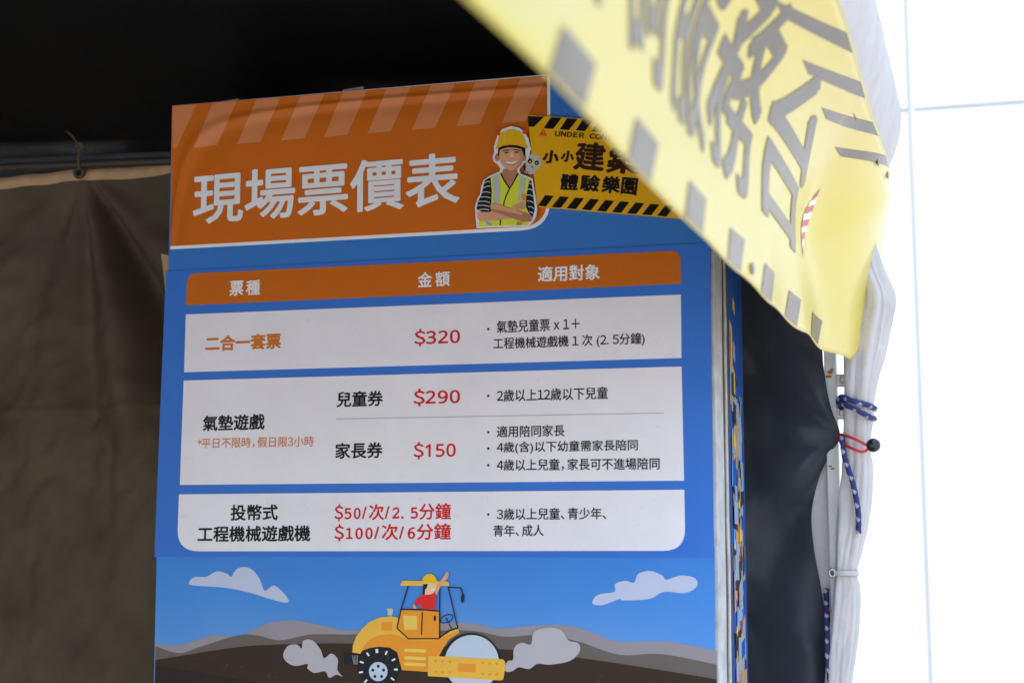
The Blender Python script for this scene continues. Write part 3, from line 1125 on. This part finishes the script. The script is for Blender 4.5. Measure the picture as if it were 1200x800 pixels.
zr = lambda x, y: (400 + x / 5.715, 660 + y / 5.715)
roller = Art(11, zr)
a = roller
a.poly([(20, 590), (130, 598), (118, 690), (26, 672)], M['tyre'], 10.5)
for k in range(4):
    a.stroke([(80 + k * 12, 612), (92 + k * 7, 672)], 2.5, M['silver'], 10.8)
a.poly([(80, 592), (84, 545), (105, 490), (140, 440), (190, 392), (260, 360), (340, 350), (386, 360), (386, 430), (455, 500), (660, 500), (740, 450), (788, 436), (795, 462), (730, 502), (690, 560), (662, 612), (660, 640), (590, 640), (588, 722), (412, 710), (396, 650), (380, 590), (320, 562), (200, 566), (138, 602)], M['roller yellow'])
a.poly([(132, 598), (160, 548), (200, 505), (260, 478), (340, 470), (400, 485), (455, 508), (600, 512), (662, 502), (735, 468), (785, 448), (792, 462), (728, 502), (690, 556), (660, 608), (592, 640), (586, 718), (412, 708), (396, 648), (380, 588), (320, 560), (205, 564)], M['roller orange'], 11.4)
a.poly([(275, 392), (348, 388), (350, 446), (276, 446)], M['roller orange'], 11.4)
for y in (566, 617, 658):
    a.poly(rounded([(428, y), (572, y + 6), (572, y + 28), (428, y + 22)], [8] * 4, 3), M['roller pale'], 11.8)
# cab interior shows the background; dark outlines
a.poly([(410, 310), (660, 316), (660, 496), (458, 498), (382, 430)], M['roller orange'], 12)
a.poly([(420, 345), (515, 348), (515, 440), (430, 440)], M['roller pale'], 12.3)
a.poly(rounded([(401, 148), (412, 113), (722, 119), (732, 148)], [10, 18, 14, 8], 4), M['roller yellow'], 12.6)
LN = M['roller line']
a.stroke([(455, 150), (408, 305), (380, 430), (456, 501), (660, 500), (725, 448), (786, 428), (722, 155)], 8, LN, 13)
a.stroke([(404, 305), (530, 306), (664, 318)], 8, LN, 13)
a.stroke([(666, 152), (664, 498)], 8, LN, 13)
a.stroke([(558, 150), (556, 205)], 8, LN, 12.8)
a.stroke([(550, 325), (544, 472)], 8, LN, 13)
a.ellipse(633, 364, 8, 20, LN, 13)
a.stroke([(722, 157), (806, 162), (820, 200)], 8, LN, 13)
a.ellipse(819, 230, 11, 34, LN, 13, rot=4)
a.ring(712, 368, 44, 24, 6, LN, 13, rot=-24)
a.stroke([(712, 370), (744, 434)], 6, LN, 13)
a.ellipse(712, 368, 7, 7, LN, 13)
# exhaust
a.poly([(316, 345), (318, 318), (310, 300), (352, 298), (354, 316), (348, 344)], M['silver'], 11.4)
# driver
a.poly([(562, 140), (642, 140), (640, 175), (618, 200), (600, 205), (566, 205)], M['skin light'], 13.2, soft=3)
a.poly([(556, 132), (588, 136), (578, 165), (568, 175), (566, 210), (554, 180)], M['hair'], 13.4)
a.stroke([(610, 176), (634, 172)], 8, M['cut white'], 13.6)
a.poly([(496, 268), (512, 236), (545, 210), (600, 206), (636, 192), (642, 225), (634, 306), (545, 304), (541, 272), (504, 284)], M['shirt'], 13.5)
a.poly([(632, 196), (662, 128), (700, 78), (712, 54), (728, 64), (722, 92), (700, 116), (672, 150), (648, 208)], M['skin'], 13.4)
a.poly([(490, 268), (504, 278), (512, 300), (488, 298)], M['skin'], 13.3)
a.poly([(548, 122), (556, 92), (580, 72), (606, 68), (632, 82), (646, 108), (656, 132), (640, 134), (600, 126), (552, 134)], M['helmet'], 13.8, soft=3)
a.poly([(548, 126), (600, 122), (656, 134), (600, 134), (552, 136)], M['roller pale'], 13.9)
# rear wheel
a.poly([(135, 600), (150, 580), (200, 562), (260, 554), (330, 560), (376, 588), (396, 650), (404, 712), (380, 720), (130, 700)], LN, 12)
a.ellipse(255, 700, 135, 135, M['tyre'], 12.4, n=44)
a.ellipse(255, 720, 62, 64, M['drum'], 12.8, n=32)
for k in range(5):
    t = math.radians(-90 + 72 * k)
    a.ellipse(255 + 38 * math.cos(t), 722 + 38 * math.sin(t), 10, 11, M['tyre'], 13, n=12)
for k in range(12):
    t = math.radians(-96 + 33 * k)
    a.stroke([(255 + 108 * math.cos(t), 700 + 108 * math.sin(t)), (255 + 128 * math.cos(t), 700 + 128 * math.sin(t))], 11, M['cut white'], 12.8)
# drum
a.ellipse(874, 662, 198, 200, LN, 11.6, n=56)
a.ellipse(880, 662, 182, 186, M['drum'], 12, n=56)
a.ring(880, 662, 165, 169, 6, M['stripe'], 12.2, n=40)
a.poly(rounded([(590, 614), (1092, 638), (1108, 665), (1090, 780), (586, 750)], [6, 10, 20, 20, 6]), M['roller yellow'], 13)
a.poly([(792, 664), (908, 670), (906, 726), (788, 720)], M['roller orange'], 13.4)
for cx in (640, 685, 734, 955, 1000, 1046):
    for k, y in enumerate((650, 722)):
        a.ellipse(cx, y + (cx - 640) * 0.04, 10, 9, M['roller orange'], 13.4, n=10)
a.build('road_roller_print', mural)

# ---- yellow sign plate stuck on the header
zs = lambda x, y: (540 + x / 5.332, 130 + y / 5.332)
plate_pts = rounded([(619.5, 136.5), (800, 149), (800, 257.5), (631, 243.5)], [4, 0, 0, 3])
plate = slab(plate_pts, 18, 0.005, M['sign yellow'], 'sign_plate', board)
a = Art(18.8)
edge_t = lambda x: 136.8 + (x - 619.5) * 12.5 / 180.5
edge_b = lambda x: 243.3 + (x - 631) * 14 / 169
a.poly([(620, 138), (639, edge_t(639) + .4), (627, 150.6), (620.6, 150)], M['sign ink'])
a.build('hazard_stripe', plate)
for k in range(8):
    a = Art(18.8)
    x = 647 + k * 18.6
    a.poly([(x, edge_t(x) + .4), (x + 12.5, edge_t(x + 12) + .4), (x + 2.5, edge_t(x + 2) + 14), (x - 8.5, edge_t(x - 8) + 14)], M['sign ink'])
    a.build('hazard_stripe', plate)
for k in range(9):
    a = Art(18.8)
    x = 632 + k * 17.6
    a.poly([(x + 8, edge_b(x + 8) - 14), (min(799, x + 18.5), edge_b(x + 18.5) - 14), (x + 9, edge_b(x + 9) - .6), (max(631.5, x - 2), edge_b(x - 2) - .6)], M['sign ink'])
    a.build('hazard_stripe', plate)
a = Art(18.8)
a.poly([(638, 152.2), (642.8, 161.3), (633.2, 160.6)], M['warn'])
a.stroke([(638, 155), (638, 158)], 0.9, M['sign yellow'], 19.4)
a.build('warning_triangle', plate)
a = Art(18.8)
a.text('UNDER', 651.5, 158.3, 686, 160.6, 6.2, M['sign ink'], 0.04)
a.text('CONSTRUCTION', 692, 161.1, 776, 167.4, 6.2, M['sign ink'], 0.04)
a.text('小', 637.5, 185, 656.5, 186, 15.5, M['sign brown'], 0.055, wob=0.05, seed=1)
a.text('小', 658.5, 184.5, 674.5, 185.4, 13.5, M['sign brown'], 0.055, wob=0.05, seed=2)
a.text('建', 674.5, 184, 711, 186.2, 34, M['sign brown'], 0.03, wob=0.06, seed=3)
a.text('築', 712.5, 189, 752, 191.5, 31, M['sign brown'], 0.035, wob=0.06, seed=4)
a.text('體', 658, 214.3, 679, 215.7, 19, M['sign ink'], 0.034, wob=0.03, seed=5)
a.text('驗', 681, 215.3, 704, 217, 19.5, M['sign ink'], 0.034, wob=0.03, seed=6)
a.text('樂', 706.5, 217.4, 728, 218.6, 20, M['sign ink'], 0.036, wob=0.03, seed=7)
a.text('園', 729, 219, 748, 220.5, 20, M['sign ink'], 0.036, wob=0.02, seed=8)
a.build('sign_lettering', plate)
a = Art(18.9, zs)
a.poly([(415, 320), (425, 292), (455, 278), (490, 288), (510, 315), (512, 345), (490, 368), (475, 380), (470, 400), (430, 402), (412, 380)], M['skull'], soft=4)
a.ellipse(440, 322, 14, 16, M['sign ink'], 19.4)
a.ellipse(482, 333, 13, 15, M['sign ink'], 19.4)
a.ellipse(441, 326, 6, 6, M['helmet'], 19.8)
a.ellipse(481, 335, 5, 5, M['helmet'], 19.8)
a.poly([(447, 362), (455, 352), (460, 368)], M['sign ink'], 19.4)
a.poly([(398, 350), (416, 352), (412, 380), (440, 398), (438, 412), (400, 400)], M['sign brown'], 19.2)
for k in range(4):
    a.stroke([(404 + k * 11, 382 + k * 4), (404 + k * 11, 404 + k * 3)], 5, M['sign ink'], 19.6)
    a.stroke([(409 + k * 10, 384 + k * 4), (409 + k * 10, 396 + k * 3)], 4, M['cut white'], 19.8)
a.build('skull_print', plate)

# ---- printed cut-out of a boy in a hard hat
OUT = [(108, 738), (98, 610), (112, 560), (130, 530), (138, 480), (152, 442), (190, 415), (252, 388), (258, 370), (240, 345), (214, 325), (208, 300), (218, 268), (216, 235), (226, 200),
       (240, 160), (268, 125), (320, 106), (372, 116), (405, 140), (428, 178), (438, 215), (446, 245), (436, 280), (430, 312), (402, 335), (374, 372), (380, 402), (418, 415), (456, 432), (466, 490), (474, 540), (485, 620), (480, 660), (462, 696), (430, 727)]
boy = slab([zs(*p) for p in OUT], 22, 0.003, M['cut white'], 'boy_portrait', board)
a = Art(23, zs)
# vest, sleeves
a.poly([(160, 442), (200, 422), (206, 500), (200, 640), (140, 640), (108, 622), (118, 575), (140, 530)], M['sleeve'])
a.poly([(432, 440), (450, 445), (460, 520), (472, 620), (458, 676), (430, 640), (412, 600), (418, 500)], M['sleeve'])
for k, (x0, y0, x1, y1) in enumerate(((158, 460, 192, 452), (150, 492, 194, 480), (138, 520, 194, 520), (132, 548, 194, 552), (122, 575, 192, 582), (116, 600, 190, 606), (126, 626, 186, 628),
                                      (424, 470, 452, 468), (424, 500, 456, 506), (420, 535, 462, 545), (424, 572, 466, 585), (430, 606, 470, 622), (440, 640, 466, 654))):
    a.stroke([(x0, y0), ((x0 + x1) / 2, (y0 + y1) / 2 - 5), (x1, y1)], 5.5, M['stripe'], 23.5)
a.poly([(196, 424), (258, 400), (312, 492), (366, 406), (440, 438), (422, 520), (414, 600), (440, 690), (428, 722), (122, 732), (128, 690), (198, 640), (204, 520)], M['vest'], 23.6)
a.poly([(208, 418), (246, 404), (258, 470), (254, 585), (216, 585), (212, 500)], M['silver'], 24)
a.poly([(384, 414), (418, 428), (408, 500), (398, 575), (366, 570), (376, 490)], M['silver'], 24)
# neck and face
a.poly([(276, 372), (362, 372), (364, 404), (340, 440), (312, 482), (286, 440), (264, 404)], M['skin deep'], 23.8)
a.stroke([(260, 400), (282, 445), (314, 494), (342, 450), (368, 402)], 9, M['sleeve'], 24.4)
a.stroke([(314, 494), (290, 550), (274, 604)], 8, M['sleeve'], 24.4)
a.stroke([(260, 680), (256, 722)], 8, M['sleeve'], 24.4)
a.ellipse(238, 302, 15, 24, M['skin deep'], 24)
a.ellipse(406, 304, 12, 22, M['skin deep'], 24)
a.poly([(244, 235), (330, 220), (414, 232), (412, 290), (400, 300), (388, 250), (260, 256), (252, 296), (240, 288)], M['hair'], 24.2)
a.poly([(252, 270), (262, 252), (310, 240), (372, 246), (394, 262), (402, 300), (392, 340), (368, 368), (326, 384), (288, 368), (262, 340), (252, 305)], M['skin'], 24.6, soft=4)
a.poly([(316, 300), (322, 276), (334, 276), (342, 300), (336, 308), (322, 308)], M['skin light'], 24.9, soft=3)
a.poly([(372, 252), (394, 262), (402, 300), (392, 340), (368, 368), (340, 382), (366, 345), (380, 300)], M['skin mid'], 24.8, soft=3)
a.poly([(270, 262), (330, 246), (384, 258), (376, 266), (326, 258), (276, 272)], M['skin mid'], 24.8, soft=3)
a.stroke([(276, 262), (292, 255), (312, 260)], 5, M['hair'], 25)
a.stroke([(342, 258), (360, 253), (380, 260)], 5, M['hair'], 25)
a.ellipse(296, 272, 14, 4.5, M['hair'], 25)
a.ellipse(358, 270, 14, 4.5, M['hair'], 25)
a.stroke([(318, 304), (328, 309), (340, 304)], 5, M['skin deep'], 25)
a.poly([(286, 322), (326, 330), (366, 320), (350, 344), (326, 352), (302, 345)], M['skin deep'], 25, soft=3)
a.poly([(290, 324), (326, 332), (362, 322), (348, 338), (326, 343), (304, 339)], M['cut white'], 25.4, soft=3)
# helmet
a.poly([(226, 252), (240, 218), (246, 180), (268, 146), (320, 127), (372, 138), (402, 172), (414, 212), (432, 246), (410, 238), (372, 222), (320, 218), (268, 226), (240, 244)], M['helmet'], 25.8)
a.poly([(226, 253), (240, 236), (270, 222), (322, 214), (374, 218), (412, 234), (432, 248), (410, 242), (370, 228), (322, 224), (272, 231), (242, 246)], M['sign yellow'], 26.2)
a.stroke([(290, 140), (284, 180), (284, 215)], 6, M['roller pale'], 26.2)
a.stroke([(350, 138), (358, 175), (360, 214)], 6, M['sign yellow'], 26.2)
a.poly([(228, 158), (232, 136), (244, 148), (264, 152), (250, 168)], M['horn'], 26.4)
a.poly([(390, 146), (408, 138), (414, 118), (428, 134), (424, 152), (404, 160)], M['horn'], 26.4)
# folded arms
a.poly([(112, 646), (150, 642), (240, 640), (330, 636), (350, 660), (330, 682), (220, 694), (130, 700), (116, 680)], M['skin'], 25)
a.poly([(192, 596), (222, 584), (262, 596), (330, 618), (420, 646), (458, 668), (450, 700), (400, 704), (330, 680), (250, 650), (200, 636)], M['skin deep'], 25.4)
a.poly([(196, 598), (224, 588), (262, 600), (330, 622), (400, 648), (392, 660), (320, 645), (240, 626), (200, 620)], M['skin'], 25.6)
a.poly([(330, 604), (362, 590), (400, 574), (418, 590), (412, 622), (380, 632), (340, 626)], M['skin'], 25.8)
for k in range(3):
    a.stroke([(352 + k * 4, 604 + k * 9), (406, 586 + k * 12)], 3, M['skin deep'], 26)
a.poly([(388, 545), (392, 530), (408, 528), (422, 545), (416, 566), (396, 572)], M['flower'], 26)
a.poly([(164, 704), (180, 700), (204, 714), (196, 726), (176, 722)], M['collage sky'], 25.8)
a.poly([(362, 702), (400, 706), (384, 724), (356, 722)], M['small orange'], 25.6)
a.build('portrait_print', boy)

# ---- right-hand side of the board: edge trim and the pasted side print
def side(s, z, out=0.0):
    """s metres back from the front sheet's right edge"""
    return Vector((s_x(z) + out + 0.085 * s, s, z))
def s_x(z):
    za, zb_ = bp(832, 300).z, bp(840, 790).z
    xa, xb = bp(832.5, 300).x, bp(839.5, 790).x
    return xa + (xb - xa) * (z - za) / (zb_ - za)
ZT, ZB = bp(830, 78).z, 0.01
def strip(name, s0, s1, out, mat, parent, wob=0.0, seed=0.0, thick=0.003, z0=None, z1=None):
    b = Builder()
    rows = []
    n = 90
    zz0, zz1 = ZB if z0 is None else z0, ZT if z1 is None else z1
    for i in range(n + 1):
        z = zz0 + (zz1 - zz0) * i / n
        d0 = wob * noise.noise(Vector((z * 9, seed, 0))) + 0.4 * wob * noise.noise(Vector((z * 40, seed, 1)))
        d1 = wob * noise.noise(Vector((z * 8, seed, 7))) + 0.4 * wob * noise.noise(Vector((z * 36, seed, 9)))
        o = out + 0.3 * wob * noise.noise(Vector((z * 6, seed, 4)))
        rows.append([side(s0 + d0, z, o - thick), side(s0 + d0, z, o), side((s0 + s1) / 2 + d0, z, o + wob * 0.1), side(s1 + d1, z, o), side(s1 + d1, z, o - thick)])
    b.grid(rows, mat, smooth=False)
    return b.build(name, parent)
strip('edge_trim', 0.002, 0.068, 0.004, M['foam'], board, 0.004, 2.0, 0.006)
strip('brown_tape', 0.060, 0.134, 0.002, M['dirt'], board, 0.007, 5.0, 0.004)
strip('edge_trim', 0.090, 0.106, 0.0045, M['foam'], board, 0.006, 8.0, 0.003)
sidep = strip('side_sheet', 0.132, DEPTH + 0.012, 0.003, M['side blue'], board, 0.001, 3.0, 0.003)
b = Builder()
rnd = random.Random(11)
for k in range(300):
    z = bp(860, 1000).z + rnd.random() * (bp(860, 440).z - bp(860, 1000).z)
    s = 0.134 + rnd.random() * 0.085
    w_, h_ = rnd.uniform(0.008, 0.034), rnd.uniform(0.008, 0.05)
    m = M[rnd.choice(['collage tan', 'collage grey', 'collage sky', 'collage yellow', 'collage red', 'collage dark', 'collage tan', 'collage grey', 'collage dark', 'collage grey', 'collage tan', 'side blue'])]
    s1 = min(s + w_, 0.236)
    o = 0.0042 + 0.000005 * k
    sk = rnd.uniform(-0.012, 0.012)
    b.face([side(s, z, o), side(s1, z + sk, o), side(s1, z + h_ + sk, o), side(s, z + h_ * rnd.uniform(0.7, 1.2), o)], m)
def zpx(y):
    return bp(860, y).z
for s0, s1, y0, y1, m in ((0.134, 0.158, 358, 416, 'collage yellow'), (0.162, 0.184, 380, 402, 'collage grey'), (0.138, 0.146, 365, 410, 'collage red'),
                          (0.134, 0.160, 412, 450, 'collage sky'), (0.160, 0.196, 420, 470, 'collage dark'), (0.134, 0.160, 446, 462, 'collage yellow'), (0.166, 0.186, 326, 342, 'collage yellow')):
    b.face([side(s0, zpx(y0), 0.0040), side(s1, zpx(y0 + 6), 0.0040), side(s1, zpx(y1 + 6), 0.0040), side(s0, zpx(y1), 0.0040)], M[m])
b.build('picture_collage', sidep, normal=Vector((1, 0, 0)))

# ------------------------------------------------------------------ yellow banner along the tent's front
ban = empty('banner', front(1.0, 0.2, 0.0))
tag(ban, 'yellow vinyl banner with dark hazard stripes and lettering hung along the tent front', 'banner')
BORG = front(1.0, 0.2, 0.0)
S_NEAR = -0.5
ENDS = [(0.0, 2.478), (0.07, 2.535), (0.14, 2.57), (0.26, 2.615), (0.45, 2.665), (0.65, 2.675), (0.8, 2.66), (0.92, 2.625), (1.0, 2.612)]
def s_end(t):
    for (a, x), (c, y) in zip(ENDS, ENDS[1:]):
        if t <= c:
            return x + (y - x) * sstep(0, 1, (t - a) / (c - a)) * 0.4 + (y - x) * 0.6 * (t - a) / (c - a)
    return ENDS[-1][1]
def bsurf(s, t, off=0.0):
    """s along the banner, t from lower edge (0) to upper edge (1)"""
    lat_b, lat_t = 0.263, 0.157
    k = max(0.0, (t - 0.42) / 0.58)
    lat = lat_b + (lat_t - lat_b) * k ** 2.0
    e = sstep(2.15, 2.6, s)
    lat = lat + (0.223 - 0.066 * t - lat) * e
    h = 0.285 + (0.638 - 0.285) * t
    # a fold pulled from the far upper corner and soft hanging waves
    d = (t - 0.90) * 0.35 + (2.62 - s) * 0.42
    lat -= 0.007 * math.exp(-((d) / 0.03) ** 2) * sstep(2.1, 2.5, s) * (1 - sstep(0.85, 0.95, t))
    lat += 0.004 * math.sin(s * 5.3 + t * 1.5) * math.sin(math.pi * min(1, t + 0.15))
    lat += 0.003 * math.sin(s * 17 + 3 * t) * (1 - t) * sstep(1.5, 2.1, s)
    lat += 0.005 * noise.noise(Vector((s * 3.0, t * 2.0, 2.0)))
    h += 0.0025 * math.sin(s * 24) * (1 - t) ** 3 * sstep(1.2, 1.8, s)
    return front(s, lat - off, h) - BORG
b = Builder()
rows = []
NS, NT = 260, 36
for j in range(NT + 1):
    t = j / NT
    row = []
    for i in range(NS + 1):
        u = i / NS
        s = S_NEAR + (s_end(t) - S_NEAR) * u
        row.append(bsurf(s, t))
    rows.append(row)
b.grid(rows, M['vinyl'])
sheet = b.build('vinyl_sheet', ban, normal=RR)
md = sheet.modifiers.new('thickness', 'SOLIDIFY')
md.thickness = 0.0008
md.offset = -1

def on_banner(faces, m, name, off=0.0009, steps=0.02, parent=None):
    """faces: lists of (s, t); cut fine and laid on the banner's surface"""
    bm = bmesh.new()
    layers = faces if isinstance(faces, dict) else {0: faces}
    for q, fl in layers.items():
        cache = {}
        for fc, mi in fl:
            vs = []
            for x, y in fc:
                k = (round(x, 5), round(y, 5))
                if k not in cache:
                    cache[k] = bm.verts.new((x, y, q * 3e-5))
                vs.append(cache[k])
            try:
                f = bm.faces.new(vs)
                f.material_index = mi
            except ValueError:
                pass
    xs = [v.co.x for v in bm.verts]
    x = math.floor(min(xs) / steps) * steps
    while x < max(xs):
        bmesh.ops.bisect_plane(bm, geom=bm.verts[:] + bm.edges[:] + bm.faces[:], plane_co=(x, 0, 0), plane_no=(1, 0, 0))
        x += steps
    y = 0.0
    while y < 1:
        bmesh.ops.bisect_plane(bm, geom=bm.verts[:] + bm.edges[:] + bm.faces[:], plane_co=(0, y, 0), plane_no=(0, 1, 0))
        y += 1 / 24
    for v in bm.verts:
        v.co = bsurf(v.co.x, v.co.y, off + v.co.z)
    bm.normal_update()
    for f in bm.faces:
        if f.normal.dot(RR) < 0:
            f.normal_flip()
        f.smooth = True
    me = bpy.data.meshes.new(name)
    bm.to_mesh(me)
    bm.free()
    for k in m:
        me.materials.append(k)
    o = bpy.data.objects.new(name, me)
    COL.objects.link(o)
    o.parent = parent or ban
    return o
for ch, s0, s1, tb in (('台', 1.71, 2.07, 0.31), ('務', 1.43, 1.67, 0.28), ('服', 1.235, 1.405, 0.27), ('詢', 1.06, 1.20, 0.27), ('諮', 0.84, 0.98, 0.27)):
    fs = {}
    vs, faces, (x0, x1, y0, y1) = text_faces(ch)
    for q, (sx, sy) in enumerate(((0, 0), (-.016, -.014), (.016, -.014), (.016, .014), (-.016, .014))):
        for f in faces:
            fs.setdefault(q, []).append(([(s0 + (s1 - s0) * (vs[i][0] + sx - x0) / (x1 - x0), tb + (0.86 - tb) * (vs[i][1] + sy - y0) / (y1 - y0)) for i in f], 0))
    on_banner(fs, [M['vinyl_ink']], 'banner_lettering')
for k in range(10):
    s = 0.17 + 0.222 * k
    on_banner([([(s, 0.008), (s + 0.085, 0.008), (s + 0.118, 0.128), (s + 0.033, 0.128)], 0)], [M['vinyl_ink']], 'hazard_stripe')
for k in range(12):
    s = -0.06 + 0.215 * k
    on_banner([([(s - 0.14, 0.83), (s - 0.08, 0.83), (s + 0.24, 0.99), (s + 0.155, 0.99)], 0)], [M['vinyl_ink']], 'hazard_stripe')
# small striped mark
fs = []
for k in range(9):
    t0 = 0.33 + 0.034 * k
    w_ = 0.006 + 0.024 * math.sin(math.pi * (k + 0.5) / 9)
    sc = 2.14 + 0.008 * k
    fs.append(([(sc - w_, t0), (sc + w_, t0 + 0.05), (sc + w_, t0 + 0.082), (sc - w_, t0 + 0.034)], k % 2))
on_banner(fs, [M['vinyl_red'], M['vinyl_white']], 'striped_mark')
# eyelets
for s, t in ((1.66, 0.05), (2.42, 0.93), (2.545, 0.95)):
    b = Builder()
    c = bsurf(s, t, 0.0018)
    ring = []
    for i in range(18):
        a_ = 2 * math.pi * i / 18
        ring.append([c + (DD * math.cos(a_) + Z * math.sin(a_)) * (0.0055 + 0.0018 * math.cos(q)) + RR * 0.0015 * math.sin(q) for q in [2 * math.pi * k / 8 for k in range(8)]])
    b.grid(ring, M['steel'], close_u=True, close_v=True)
    b.face([c + (DD * math.cos(2 * math.pi * i / 14) + Z * math.sin(2 * math.pi * i / 14)) * 0.005 for i in range(14)], M['dark'])
    b.build('eyelet', ban)
